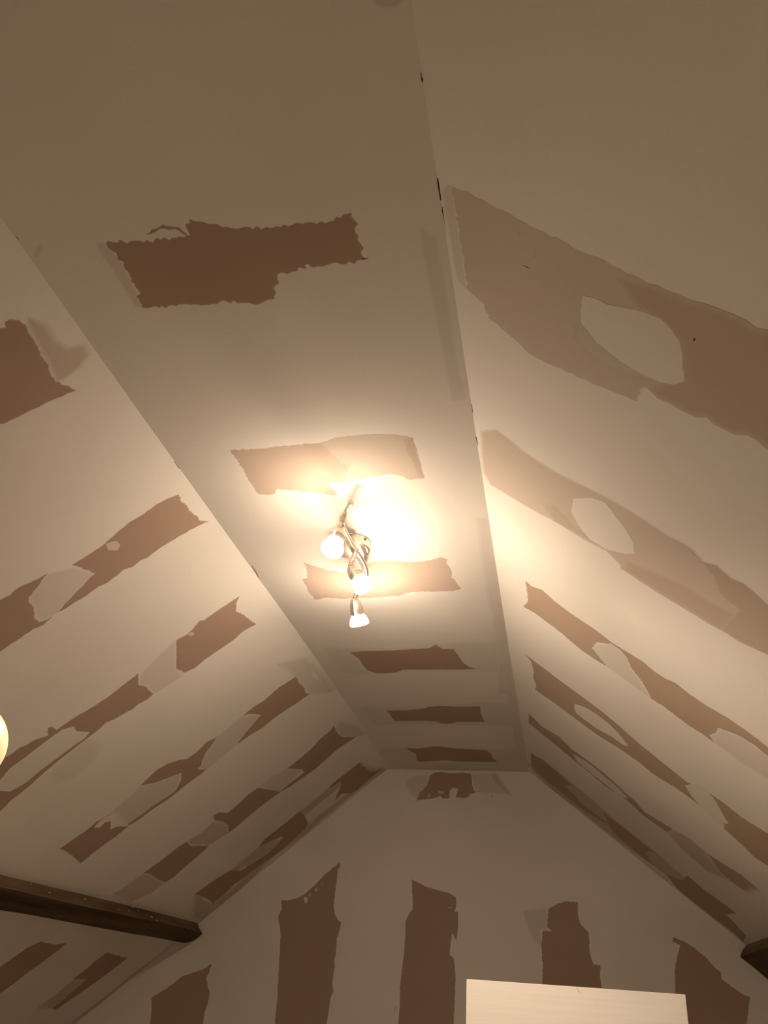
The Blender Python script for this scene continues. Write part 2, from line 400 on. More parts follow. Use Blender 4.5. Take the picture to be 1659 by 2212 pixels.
 ("L","fill",0.3,None,[(2.008,0.4125),(2.039,0.4174),(2.0822,0.4072),(2.0923,0.4235),(2.089,0.4435),(2.0895,0.4789),(2.09,0.514),(2.0958,0.5476),(2.0837,0.5734),(2.0491,0.5789),(2.0245,0.618),(1.991,0.603),(2.0048,0.5598),(1.9876,0.5326),(1.9886,0.5098),(1.9861,0.4787),(1.9854,0.4515),(1.9865,0.4281)]),
 ("L","faint",0,0.04,[(2.0995,0.419),(2.1742,0.4176),(2.2289,0.4524),(2.2367,0.5),(2.1956,0.5243),(2.1408,0.5134),(2.122,0.4704)]),
 ("L","soft",0,0.015,[(2.442,0.074),(2.5389,0.0172),(2.7256,0.0057),(2.9016,0.0041),(2.8852,0.0249),(2.7789,0.062),(2.7274,0.0598),(2.67,0.0615),(2.6046,0.0583)]),
 ("L","bare",0.6,None,[(2.6046,0.0583),(2.67,0.0615),(2.7274,0.0598),(2.7658,0.065),(2.7895,0.0585),(2.7845,0.0917),(2.7718,0.1286),(2.766,0.1665),(2.7712,0.19),(2.7558,0.2194),(2.7504,0.2618),(2.7126,0.2249),(2.6947,0.1987),(2.6764,0.1741),(2.6227,0.1859),(2.5929,0.2021),(2.5896,0.1723),(2.5999,0.1484),(2.5897,0.1034)]),
 ("L","soft",0,0.012,[(2.5929,0.2021),(2.6764,0.1741),(2.6947,0.1987),(2.7504,0.2618),(2.7571,0.3437),(2.7128,0.3561),(2.7008,0.3421),(2.6744,0.3318),(2.6237,0.2913),(2.6039,0.2713)]),
 ("L","bare",0.4,None,[(2.6039,0.2713),(2.5842,0.2956),(2.5978,0.3252),(2.5937,0.3495),(2.5636,0.3606),(2.5337,0.3813),(2.5213,0.4069),(2.5318,0.4299),(2.539,0.4518),(2.5869,0.433),(2.621,0.4086),(2.6523,0.3825),(2.693,0.3948),(2.7224,0.4116),(2.7408,0.4277),(2.731,0.4535),(2.7228,0.482),(2.7209,0.5123),(2.7142,0.5432),(2.7339,0.5448),(2.7433,0.5145),(2.7453,0.484),(2.7573,0.4512),(2.7567,0.4194),(2.7549,0.387),(2.7599,0.3617),(2.7571,0.3437),(2.7128,0.3561),(2.7008,0.3421),(2.6744,0.3318),(2.6442,0.3127),(2.6237,0.2913)]),
 ("L","bare",0.5,None,[(2.5475,0.6535),(2.5526,0.6202),(2.5594,0.5942),(2.555,0.5639),(2.5736,0.5319),(2.5667,0.5585),(2.5759,0.5787),(2.6024,0.5738),(2.5958,0.5592),(2.6168,0.552),(2.6643,0.5688),(2.6789,0.5564),(2.7122,0.5502),(2.7302,0.5435),(2.7359,0.5787),(2.7306,0.6123),(2.7287,0.6418),(2.7316,0.6703),(2.6412,0.6585),(2.5769,0.6531)]),
 ("L","soft",0,0.015,[(2.539,0.4518),(2.5586,0.478),(2.5622,0.5279),(2.7302,0.5435),(2.7408,0.4277),(2.7224,0.4116),(2.6523,0.3825),(2.5869,0.433)]),
 ("L","bare",0.8,None,[(3.1816,0.058),(3.2496,0.0649),(3.3331,0.0615),(3.4177,0.0416),(3.4546,0.0268),(3.439,0.0656),(3.4293,0.0981),(3.439,0.1337),(3.4487,0.1693),(3.4371,0.2141),(3.4276,0.2455),(3.4087,0.2745),(3.39,0.2804),(3.3898,0.2377),(3.3953,0.1992),(3.3526,0.1973),(3.2307,0.2236),(3.2352,0.1865),(3.2311,0.1474),(3.2047,0.1103),(3.2041,0.0781)]),
 ("L","soft",0,0.012,[(3.1779,0.0413),(3.3737,0.0074),(3.5147,0.002),(3.4546,0.0268),(3.3331,0.0615),(3.2496,0.0649)]),
 ("L","soft",0,0.012,[(3.2307,0.2236),(3.3526,0.1973),(3.39,0.2804),(3.2002,0.3073),(3.193,0.284)]),
 ("L","mid",0,0.012,[(3.1784,0.522),(3.2036,0.4815),(3.1848,0.4434),(3.2597,0.4329),(3.3293,0.4354),(3.3834,0.4493),(3.3836,0.4746),(3.3657,0.5075),(3.2326,0.5256)]),
 ("L","bare",0.6,None,[(3.2002,0.3073),(3.405,0.277),(3.3939,0.3105),(3.3885,0.3482),(3.3923,0.3877),(3.3999,0.4343),(3.3836,0.4746),(3.3834,0.4493),(3.3293,0.4354),(3.2597,0.4329),(3.1831,0.4399),(3.1362,0.4302),(3.1438,0.4174),(3.2087,0.4044),(3.2081,0.3737),(3.1908,0.3388)]),
 ("L","bare",0.5,None,[(3.1557,0.646),(3.1628,0.6108),(3.1668,0.5772),(3.1661,0.5478),(3.1784,0.522),(3.241,0.528),(3.3729,0.5063),(3.3839,0.5437),(3.3877,0.5821),(3.4006,0.6229),(3.388,0.65),(3.3089,0.6502),(3.2052,0.6415)]),
 ("L","mid",0,0.03,[(3.1328,0.7264),(3.1605,0.6476),(3.2052,0.6415),(3.388,0.65),(3.3811,0.6906),(3.315,0.7355)]),
 ("L","mid",0,0.02,[(3.7642,0.0621),(3.9218,0.0437),(4.143,0.002),(4.1071,0.0878),(4.0971,0.2673),(4.1186,0.332),(4.0701,0.4382),(4.1447,0.5808),(4.145,0.6554),(4.1452,0.7343),(4.0007,0.7297),(3.7443,0.6547),(3.8034,0.5416),(3.7959,0.4432),(3.7688,0.2834),(3.7714,0.1888)]),
 ("L","bare",0.6,None,[(3.7642,0.0621),(3.9198,0.0535),(3.9803,0.0511),(4.0364,0.0374),(4.0608,0.0089),(4.0805,0.0426),(4.0712,0.0833),(4.0943,0.1227),(4.063,0.1391),(3.9737,0.162),(3.991,0.1923),(3.9169,0.1684),(3.8532,0.1462),(3.8003,0.1405),(3.7966,0.1593),(3.7714,0.1888),(3.7541,0.1572),(3.7583,0.1146)]),
 ("L","bare",0.6,None,[(3.7688,0.2834),(3.8674,0.2873),(4.0048,0.2971),(4.0452,0.3142),(4.0535,0.3556),(4.0618,0.397),(4.0614,0.4365),(4.044,0.4723),(4.0352,0.5095),(4.0297,0.5518),(4.018,0.5828),(4.0428,0.6268),(4.0357,0.6656),(3.9615,0.6589),(3.8589,0.6558),(3.7443,0.6547),(3.7585,0.6118),(3.7726,0.5794),(3.8034,0.5416),(3.9057,0.5332),(3.9465,0.4807),(3.971,0.4475),(3.9404,0.393),(3.9183,0.379),(3.8845,0.3818),(3.8192,0.425),(3.7959,0.4432),(3.7594,0.4121),(3.7663,0.3765),(3.7676,0.3302)]),
 ("L","bare",0.6,None,[(3.0053,1.0093),(3.0075,0.9883),(3.0162,0.9551),(3.0251,0.9215),(3.0601,0.8978),(3.1096,0.9018),(3.1727,0.9027),(3.2322,0.8913),(3.2362,0.9188),(3.2301,0.9642),(3.2194,0.9994),(3.2202,1.0387),(3.2097,1.073),(3.2124,1.0972)]),
 ("L","bare",0.6,None,[(3.6138,0.9056),(3.7458,0.9127),(3.852,0.9161),(3.8526,0.9424),(3.8449,0.9775),(3.8372,1.0124),(3.8198,1.0528),(3.8027,1.0926),(3.7859,1.1319),(3.7341,1.1262),(3.7324,1.0765),(3.7243,1.0377),(3.722,1.0098),(3.6052,1.013),(3.6113,0.9801),(3.6033,0.942)]),
 ("L","mid",0,0.012,[(3.6122,1.0156),(3.722,1.0098),(3.7243,1.0377),(3.7341,1.1262),(3.6106,1.1235),(3.6241,1.0723)]),
 ("L","mid",0,0.008,[(4.1456,0.842),(4.1454,0.8374),(4.1456,0.8892),(4.1458,0.9503),(4.146,1.0091),(4.1462,1.0655),(4.1464,1.1208),(4.1203,1.1748),(4.1222,1.2047),(4.0794,1.1802),(4.0935,1.1267),(4.1012,1.0604),(4.0973,0.9996),(4.1119,0.9439)]),
 ("G","bare",0.6,None,[(-1.3244,0.374),(-1.2827,0.3758),(-1.2424,0.3887),(-1.212,0.404),(-1.1709,0.4396),(-1.1245,0.4899),(-1.0887,0.52),(-1.0527,0.5502),(-1.0424,0.5419),(-1.0549,0.5155),(-1.0558,0.4754),(-1.0593,0.4076),(-1.0612,0.3576),(-1.052,0.325),(-1.0376,0.3038),(-1.0178,0.2912),(-1.0241,0.2559),(-1.0332,0.218),(-1.033,0.181),(-1.0311,0.1601),(-1.0379,0.1337),(-1.0326,0.1081),(-1.0359,0.077),(-1.0391,0.0463),(-1.0311,0.0113),(-1.0421,-0.0194),(-1.0449,-0.0543),(-1.046,-0.0741),(-1.0507,-0.1184),(-1.045,-0.2092),(-1.0479,-0.2094),(-0.9619,-1.4836),(-1.1624,-1.5077),(-1.2853,-0.2254),(-1.292,-0.1042),(-1.2924,-0.0292),(-1.2992,0.0728),(-1.3029,0.1512),(-1.3084,0.2205),(-1.317,0.2635),(-1.33,0.2903),(-1.3264,0.3125),(-1.3164,0.3352)]),
 ("G","fill",0.3,None,[(-1.2108,0.3928),(-1.1945,0.3907),(-1.1911,0.3769),(-1.201,0.3614),(-1.2074,0.3734)]),
 ("G","fillsoft",0.3,None,[(-1.1894,0.4022),(-1.1743,0.4112),(-1.1792,0.397),(-1.1866,0.3939)]),
 ("G","fillsoft",0.3,None,[(-1.1633,0.4286),(-1.145,0.4378),(-1.1497,0.4207),(-1.159,0.4175)]),
 ("G","fillsoft",0.3,None,[(-1.1324,0.4525),(-1.1232,0.4574),(-1.1267,0.4471)]),
 ("G","bare",0.5,None,[(-0.6912,0.4909),(-0.6642,0.4796),(-0.6207,0.4619),(-0.5593,0.4478),(-0.5107,0.4389),(-0.4773,0.4212),(-0.4769,0.3833),(-0.4855,0.3614),(-0.4677,0.3622),(-0.4669,0.2933),(-0.4751,0.2407),(-0.4931,0.271),(-0.5012,0.2187),(-0.5035,0.1826),(-0.4859,0.1733),(-0.4797,0.1432),(-0.4761,0.0932),(-0.478,0.0191),(-0.4823,-0.0803),(-0.4838,-0.1714),(-0.4658,-1.424),(-0.6951,-1.4516),(-0.7244,-0.1876),(-0.726,-0.0958),(-0.7268,-0.0786),(-0.7239,-0.0201),(-0.7269,0.044),(-0.721,0.1047),(-0.7149,0.1663),(-0.712,0.2341),(-0.7125,0.3135),(-0.6985,0.341),(-0.6812,0.3634),(-0.6825,0.396),(-0.6875,0.4453)]),
 ("G","fill",0.1,None,[(-0.5157,0.3773),(-0.4977,0.3786),(-0.4977,0.3759),(-0.5126,0.3747)]),
 ("G","soft",0,0.006,[(-0.7497,-0.0265),(-0.7351,-0.0281),(-0.7369,-0.0501),(-0.748,-0.0581)]),
 ("G","bare",0.5,None,[(-1.9036,-0.0652),(-1.8319,-0.0215),(-1.7714,0.0275),(-1.7057,0.0512),(-1.6598,0.0681),(-1.6292,0.0928),(-1.6361,0.0522),(-1.6459,0.0288),(-1.6332,-0.0044),(-1.6186,-0.0288),(-1.6216,-0.0707),(-1.6308,-0.1152),(-1.6308,-0.1533),(-1.6192,-0.275),(-1.472,-1.5506),(-1.6883,-1.5767),(-1.872,-0.2923),(-1.8881,-0.1697),(-1.8918,-0.1204)]),
 ("G","soft",0,0.012,[(-0.1693,0.3774),(-0.062,0.3961),(-0.0553,0.3182),(-0.0958,0.3072),(-0.0933,0.2442),(-0.1276,0.2604),(-0.1557,0.3226)]),
 ("G","bare",0.8,None,[(0.0223,0.4277),(0.0774,0.4255),(0.0751,0.37),(0.0847,0.3339),(0.1173,0.3039),(0.1165,0.2196),(0.1283,0.1809),(0.1589,0.1783),(0.1538,0.135),(0.157,0.0885),(0.1642,-0.0395),(0.0834,-1.2898),(-0.1505,-1.3173),(-0.1051,-0.0566),(-0.0915,0.1647),(-0.0933,0.2442),(-0.086,0.3031),(-0.0411,0.3007),(-0.0653,0.3177),(-0.0571,0.3917),(-0.0209,0.4119)]),
 ("G","mid",0,0.008,[(-0.0163,0.4028),(-0.0009,0.4081),(-0.0045,0.2398),(-0.0152,0.1255),(-0.035,0.1158),(-0.0213,0.2389)]),
 ("G","mid",0,0.008,[(-0.0723,0.2721),(-0.0482,0.2554),(-0.0383,0.1502),(-0.0537,0.132),(-0.0718,0.1658)]),
 ("G","mid",0,0.02,[(0.0383,0.2155),(0.1114,0.2902),(0.1061,0.2103),(0.0822,0.1396),(0.0227,0.1105)]),
 ("G","bare",0.6,None,[(0.4786,0.3038),(0.515,0.2925),(0.5589,0.2686),(0.6012,0.2363),(0.6331,0.1997),(0.6577,0.18),(0.6587,0.1549),(0.6955,0.1279),(0.7364,0.1016),(0.7621,0.0949),(0.7429,0.0292),(0.7334,-0.0033),(0.626,-1.2262),(0.3655,-1.2567),(0.4539,0.0112),(0.4617,0.0937),(0.4687,0.178),(0.4841,0.2301),(0.5034,0.2744),(0.4718,0.286)]),
 ("G","soft",0,0.02,[(-0.7376,0.9401),(-0.6958,0.9656),(-0.6534,0.9746),(-0.6192,0.9711),(-0.6306,0.926),(-0.6549,0.893),(-0.6793,0.8643),(-0.7137,0.8796)]),
 ("G","soft",0,0.015,[(-0.4087,0.9894),(-0.2922,0.9916),(-0.2556,0.9539),(-0.2079,0.8872),(-0.2565,0.894),(-0.3795,0.8952),(-0.4002,0.9348)]),
 ("G","mid",0,0.012,[(-0.3171,0.9871),(-0.2881,0.9897),(-0.2598,0.9498),(-0.2119,0.8871),(-0.2442,0.8983),(-0.2887,0.9372)]),
 ("G","bare",1,None,[(-0.6192,0.9711),(-0.5985,0.988),(-0.5646,0.9927),(-0.5137,0.9875),(-0.4548,0.9906),(-0.4108,0.9894),(-0.4066,0.9671),(-0.4044,0.9348),(-0.396,0.9068),(-0.3857,0.8971),(-0.4125,0.8885),(-0.4331,0.8681),(-0.4869,0.8708),(-0.4789,0.893),(-0.475,0.9131),(-0.5042,0.9145),(-0.5144,0.9002),(-0.5168,0.8661),(-0.545,0.8615),(-0.562,0.8751),(-0.5785,0.8667),(-0.6201,0.8577),(-0.6537,0.8549),(-0.6766,0.8503),(-0.6792,0.8623),(-0.6675,0.8887),(-0.6306,0.926),(-0.6249,0.9465)]),
 ("G","fill",0.2,None,[(-0.6188,0.8838),(-0.6124,0.8799),(-0.6184,0.8697),(-0.6268,0.8695)]),
 ("G","fillsoft",0.6,None,[(-0.5751,0.8988),(-0.55,0.9014),(-0.5434,0.8875),(-0.5706,0.8849)]),
 ("G","bare",0.3,None,[(-0.3433,0.8881),(-0.331,0.8864),(-0.3364,0.8835)]),
 ("G","bare",0.3,None,[(-0.3118,0.884),(-0.3057,0.885),(-0.3025,0.8779),(-0.309,0.877)]),
 ("R","mid",1.2,None,[(0.7374,0.017),(0.7345,0.0345),(0.7392,0.0516),(0.7433,0.0659),(0.7463,0.0849),(0.7518,0.108),(0.7537,0.1329),(0.7583,0.1505),(0.7569,0.1655),(0.7602,0.1865),(0.7634,0.2071),(0.7629,0.2269),(0.7643,0.2462),(0.7587,0.2643),(0.7583,0.2824),(0.7601,0.2932),(0.7664,0.301),(0.7599,0.3104),(0.7667,0.3514),(0.9686,0.3858),(0.9584,0.338),(0.9513,0.3293),(0.9507,0.3172),(0.9614,0.3063),(0.9609,0.2916),(0.9537,0.2824),(0.9647,0.2706),(0.9644,0.2596),(0.9616,0.2483),(0.9636,0.2372),(0.9563,0.2298),(0.963,0.2188),(0.9984,0.2161),(1.0022,0.1969),(1.0072,0.1618),(1.0123,0.1196),(1.0122,0.092),(0.9928,0.073),(0.9731,0.0425),(0.9463,0.0384),(0.9324,0.0192),(0.8866,0.0171),(0.8251,0.0167),(0.7725,0.0159)]),
 ("R","lbare2",0.8,0.012,[(0.7786,0.1873),(0.7703,0.2175),(0.7713,0.2468),(0.7656,0.265),(0.7651,0.2832),(0.7669,0.2941),(0.7714,0.3017),(0.7666,0.3113),(0.7732,0.3525),(0.9686,0.3858),(0.9584,0.338),(0.9513,0.3293),(0.9507,0.3172),(0.9614,0.3063),(0.9609,0.2916),(0.9537,0.2824),(0.9647,0.2706),(0.9644,0.2596),(0.9616,0.2483),(0.9636,0.2372),(0.9563,0.2298),(0.9336,0.2395),(0.925,0.2476),(0.9087,0.2563),(0.8598,0.2506),(0.8385,0.2458),(0.8249,0.2376),(0.814,0.2266),(0.8097,0.2077)]),
 ("R","fill",0.3,None,[(0.8342,0.1527),(0.8284,0.1651),(0.8299,0.1785),(0.8234,0.1914),(0.8158,0.2102),(0.814,0.2266),(0.8249,0.2376),(0.8385,0.2458),(0.8598,0.2506),(0.9087,0.2563),(0.925,0.2476),(0.9333,0.235),(0.9347,0.2171),(0.9288,0.1937),(0.9135,0.1696),(0.8872,0.1523)]),
 ("R","soft2",0,0.006,[(0.8872,0.1523),(0.9135,0.1696),(0.9288,0.1937),(0.9347,0.2171),(0.9333,0.235),(0.9459,0.2085),(0.9497,0.1851),(0.9467,0.1705),(0.9389,0.158),(0.924,0.148),(0.9056,0.1473)]),
 ("R","soft",0,0.006,[(0.7551,0.0031),(0.7349,0.0116),(0.7374,0.017),(0.7843,0.0162),(0.8552,0.0169),(0.9296,0.0165),(0.9226,0.0069),(0.8412,0.0056)]),
 ("R","softmid",0,0.003,[(0.7722,0.0866),(0.7671,0.0889),(0.7692,0.091),(0.7743,0.0887)]),
 ("R","softmid",0,0.003,[(0.7951,0.0899),(0.7911,0.0918),(0.7927,0.0934),(0.7968,0.0916)]),
 ("R","softmid",0,0.003,[(0.8009,0.1016),(0.7963,0.1036),(0.7981,0.1055),(0.8028,0.1035)]),
 ("R","softmid",0,0.003,[(0.8093,0.1262),(0.8052,0.1278),(0.8068,0.1294),(0.8109,0.1278)]),
 ("R","dark",0.2,None,[(0.8282,0.2569),(0.8228,0.2573),(0.8219,0.2592),(0.8275,0.2586)]),
 ("R","dark",0.1,None,[(0.8262,0.0907),(0.8255,0.0944),(0.827,0.0981),(0.8272,0.0944)]),
 ("R","mid",0.6,None,[(0.9841,0.1004),(0.9794,0.1038),(0.9803,0.1073),(0.9844,0.1045)]),
 ("R","mid",0.6,None,[(0.9813,0.1073),(0.9767,0.1106),(0.9775,0.114),(0.9817,0.1113)]),
 ("R","mid",0.6,None,[(0.9791,0.114),(0.9745,0.1172),(0.9753,0.1207),(0.9794,0.118)]),
 ("R","mid",0.6,None,[(0.9756,0.122),(0.9711,0.1252),(0.9719,0.1286),(0.976,0.126)]),
 ("R","mid",0.6,None,[(0.9723,0.1047),(0.9677,0.108),(0.9686,0.1115),(0.9727,0.1087)]),
 ("R","mid",0.6,None,[(0.9688,0.1168),(0.9642,0.12),(0.9651,0.1234),(0.9691,0.1207)]),
 ("R","mid",0.6,None,[(0.9755,0.1286),(0.971,0.1317),(0.9718,0.1351),(0.9759,0.1325)]),
 ("R","mid",0.6,None,[(0.977,0.1351),(0.9724,0.1382),(0.9733,0.1416),(0.9773,0.139)]),
 ("R","mid",0.6,None,[(0.9899,0.1325),(0.9853,0.1356),(0.9861,0.139),(0.9903,0.1364)]),
 ("R","mid",0.6,None,[(0.9901,0.143),(0.9855,0.146),(0.9863,0.1494),(0.9904,0.1469)]),
 ("R","mid",0.6,None,[(0.9787,0.0951),(0.974,0.0985),(0.9749,0.102),(0.979,0.0992)]),
 ("R","mid",0.6,None,[(0.9915,0.1495),(0.9869,0.1525),(0.9877,0.1558),(0.9919,0.1533)]),
 ("R","mid",0.6,None,[(0.9797,0.1403),(0.9751,0.1434),(0.976,0.1467),(0.98,0.1442)]),
 ("R","mid",0.6,None,[(0.9896,0.1112),(0.9849,0.1145),(0.9857,0.1179),(0.9899,0.1152)]),
 ("R","mid",0.9,0.008,[(1.321,0.0103),(1.2845,0.0355),(1.2939,0.0574),(1.3069,0.0762),(1.3124,0.1005),(1.3152,0.1217),(1.3107,0.1477),(1.3063,0.1729),(1.3021,0.1974),(1.3031,0.2261),(1.3075,0.2519),(1.3134,0.2683),(1.3093,0.2904),(1.3105,0.2993),(1.3309,0.3165),(1.3192,0.3304),(1.3331,0.3489),(1.3272,0.3628),(1.3385,0.3786),(1.3505,0.3923),(1.3763,0.4443),(1.5322,0.4698),(1.5199,0.4157),(1.5321,0.3905),(1.5388,0.3821),(1.5325,0.3579),(1.5309,0.341),(1.53,0.3216),(1.5308,0.2969),(1.5316,0.2715),(1.5278,0.248),(1.5269,0.2268),(1.4975,0.1988),(1.5054,0.1716),(1.5059,0.1435),(1.5009,0.1205),(1.5106,0.0999),(1.5135,0.0758),(1.5141,0.045),(1.5147,0.0134),(1.4778,0.003)]),
 ("R","lbare2",0.5,None,[(1.313,0.294),(1.3309,0.3165),(1.3192,0.3304),(1.3331,0.3489),(1.3272,0.3628),(1.3385,0.3786),(1.3505,0.3923),(1.3763,0.4443),(1.5322,0.4698),(1.5199,0.4157),(1.5321,0.3905),(1.5325,0.3579),(1.4843,0.3619),(1.4485,0.3667),(1.4179,0.3697),(1.4124,0.3537),(1.3996,0.3412),(1.3638,0.333),(1.3367,0.3171)]),
 ("R","lbare2",0.5,0.03,[(1.4883,0.2302),(1.4738,0.2551),(1.4532,0.3027),(1.4548,0.3449),(1.4485,0.3667),(1.5281,0.3598),(1.5309,0.341),(1.53,0.3216),(1.5308,0.2969),(1.5316,0.2715),(1.5278,0.248),(1.5269,0.2268)]),
 ("R","softmid",0,0.012,[(1.455,0.1377),(1.4771,0.1518),(1.4896,0.1741),(1.4935,0.1603),(1.4983,0.1435),(1.5009,0.1205),(1.4637,0.1036),(1.4374,0.1209)]),
 ("R","fill",0.2,None,[(1.3721,0.1482),(1.3312,0.1734),(1.3213,0.1931),(1.3471,0.2064),(1.3668,0.2195),(1.4018,0.2323),(1.4417,0.2369),(1.4647,0.2239),(1.4901,0.1985),(1.4896,0.1741),(1.4609,0.1571),(1.4277,0.1459)]),
 ("R","mid",0.8,0.001,[(1.3076,0.0173),(1.3022,0.0202),(1.3044,0.023),(1.3088,0.0204)]),
 ("R","mid",0.8,0.001,[(1.2983,0.035),(1.2931,0.0379),(1.2952,0.0406),(1.2995,0.0381)]),
 ("R","mid",0.8,0.001,[(1.2988,0.0421),(1.2936,0.0449),(1.2957,0.0476),(1.3,0.0451)]),
 ("R","mid",0.8,0.001,[(1.3026,0.0489),(1.2973,0.0517),(1.2995,0.0544),(1.3037,0.052)]),
 ("R","mid",0.8,0.001,[(1.3042,0.055),(1.2989,0.0578),(1.3011,0.0604),(1.3053,0.058)]),
 ("R","mid",0.8,0.001,[(1.3087,0.0613),(1.3034,0.064),(1.3055,0.0666),(1.3098,0.0643)]),
 ("R","mid",0.8,0.001,[(1.3124,0.0681),(1.3071,0.0707),(1.3093,0.0734),(1.3135,0.0711)]),
 ("R","mid",0.8,0.001,[(1.3129,0.0749),(1.3076,0.0776),(1.3097,0.0802),(1.314,0.0779)]),
 ("R","mid",0.8,0.001,[(1.311,0.0372),(1.3056,0.0401),(1.3078,0.0428),(1.3121,0.0403)]),
 ("R","mid",0.8,0.001,[(1.319,0.0482),(1.3136,0.051),(1.3158,0.0537),(1.3201,0.0512)]),
 ("R","mid",0.8,0.001,[(1.3166,0.0817),(1.3113,0.0843),(1.3134,0.087),(1.3177,0.0847)]),
 ("R","mid",0.8,0.001,[(1.3323,0.1031),(1.327,0.1056),(1.3291,0.1083),(1.3334,0.1061)]),
 ("R","mid",0.8,0.001,[(1.3276,0.1113),(1.3223,0.1137),(1.3244,0.1164),(1.3287,0.1142)]),
 ("R","mid",0.8,0.001,[(1.3067,0.0231),(1.3013,0.026),(1.3035,0.0288),(1.3078,0.0262)]),
 ("R","bare2",0.7,None,[(1.9008,0.0603),(1.9097,0.0734),(1.8893,0.0936),(1.9086,0.116),(1.9158,0.1415),(1.9178,0.1667),(1.9182,0.1945),(1.9285,0.222),(1.9238,0.2486),(1.9191,0.2745),(1.9324,0.2953),(1.9309,0.3149),(1.9181,0.3278),(1.9263,0.3477),(1.9297,0.3669),(1.9267,0.3879),(1.9192,0.4156),(1.921,0.4362),(1.9273,0.4571),(1.9326,0.4724),(1.9264,0.5176),(1.9812,0.5261),(1.9841,0.4794),(1.9726,0.4579),(1.976,0.4378),(1.9925,0.4214),(2.0128,0.4076),(2.0595,0.407),(2.0934,0.4007),(2.12,0.412),(2.118,0.3875),(2.1248,0.3707),(2.1189,0.3466),(2.1109,0.325),(2.1162,0.301),(2.0956,0.2967),(2.0483,0.2818),(2.0024,0.2582),(1.9642,0.2504),(1.9404,0.2375),(1.9387,0.2224),(1.9911,0.1962),(2.048,0.1895),(2.0664,0.2012),(2.102,0.2184),(2.1112,0.1958),(2.1108,0.1691),(2.1017,0.1555),(2.0909,0.1351),(2.0801,0.1145),(2.0789,0.0972),(2.0739,0.0762),(2.0831,0.0509),(2.0216,0.0617),(1.969,0.0616)]),
 ("R","soft",0,0.01,[(2.0091,0.1935),(1.9387,0.2224),(1.9642,0.2504),(2.0024,0.2582),(2.1162,0.301),(2.1123,0.2729),(2.102,0.2184),(2.048,0.1895)]),
 ("R","soft",0,0.02,[(2.0128,0.4076),(1.976,0.4378),(1.9841,0.4794),(1.9812,0.5261),(2.0987,0.5444),(2.1202,0.4981),(2.1297,0.4563),(2.12,0.412),(2.0934,0.4007)]),
 ("R","bare2",0.5,None,[(2.4606,0.0403),(2.4686,0.083),(2.4753,0.1307),(2.4774,0.1734),(2.4839,0.2189),(2.5054,0.264),(2.5335,0.3017),(2.5459,0.3382),(2.5573,0.3672),(2.5694,0.4028),(2.5222,0.4389),(2.5196,0.4712),(2.5314,0.5045),(2.5111,0.5514),(2.4878,0.6048),(2.7863,0.6509),(2.8041,0.5911),(2.8182,0.5663),(2.7822,0.5345),(2.7588,0.5007),(2.7095,0.4573),(2.698,0.4209),(2.7032,0.3853),(2.7222,0.3608),(2.7291,0.3387),(2.7138,0.3112),(2.7193,0.2728),(2.7346,0.2416),(2.7461,0.2135),(2.7479,0.1763),(2.7455,0.1426),(2.743,0.1083),(2.7506,0.0819),(2.7513,0.0575),(2.6999,0.0632),(2.6357,0.0562),(2.5601,0.0603),(2.4951,0.0558)]),
 ("R","fill",0.3,None,[(2.5966,0.1587),(2.5579,0.1821),(2.5446,0.2052),(2.5485,0.2358),(2.5753,0.2594),(2.6268,0.2841),(2.6549,0.274),(2.6565,0.247),(2.6835,0.2121),(2.6853,0.1838),(2.6791,0.1633),(2.648,0.159)]),
 ("R","fill",0.3,None,[(2.6118,0.4029),(2.53,0.4163),(2.5108,0.4345),(2.5388,0.4537),(2.6008,0.4734),(2.6771,0.4985),(2.7044,0.4914),(2.7481,0.4978),(2.7397,0.4708),(2.7128,0.4471),(2.6695,0.4219)]),
 ("R","bare2",0.6,None,[(3.1038,0.0309),(3.1504,0.0695),(3.1138,0.1188),(3.1538,0.1521),(3.1407,0.199),(3.1509,0.2452),(3.1727,0.282),(3.2007,0.3055),(3.2055,0.328),(3.2571,0.3529),(3.2316,0.3864),(3.201,0.4228),(3.3006,0.4172),(3.3146,0.3918),(3.3239,0.352),(3.2892,0.3231),(3.2846,0.3),(3.3193,0.2498),(3.2969,0.211),(3.2882,0.1524),(3.266,0.1026),(3.2562,0.052),(3.2513,0.0263)]),
 ("R","fill",0.2,None,[(3.2074,0.1571),(3.164,0.1994),(3.1857,0.2461),(3.1959,0.2829),(3.2416,0.3118),(3.2911,0.2956),(3.2943,0.2491),(3.2844,0.2108),(3.2744,0.1719)]),
 ("R","mid",0,0.02,[(3.201,0.4228),(3.155,0.4605),(3.1753,0.5027),(3.2858,0.538),(3.3064,0.5726),(3.4195,0.5264),(3.3828,0.4583),(3.3006,0.4172)]),
 ("R","bare2",0.3,0.02,[(3.1753,0.5027),(3.1522,0.5399),(3.1196,0.5746),(3.1392,0.6145),(3.2015,0.6092),(3.2952,0.6052),(3.3064,0.5726),(3.2858,0.538)]),
 ("R","mid",0,0.02,[(3.7302,0.0179),(3.6739,0.0978),(3.7021,0.2071),(3.7487,0.2927),(3.7559,0.415),(3.8139,0.5071),(3.7553,0.5954),(3.9987,0.5721),(4.0479,0.4331),(4.1143,0.3274),(4.1165,0.189),(4.1438,0.0919),(4.0651,0.0074)]),
 ("R","bare2",0.5,None,[(3.7302,0.0179),(3.6794,0.0641),(3.6946,0.1143),(3.7432,0.153),(3.8495,0.1331),(3.8724,0.1644),(3.9359,0.1875),(3.9253,0.2325),(3.915,0.2765),(3.969,0.2669),(4.0364,0.2115),(4.0548,0.1412),(4.0442,0.0749),(3.9999,0.0114)]),
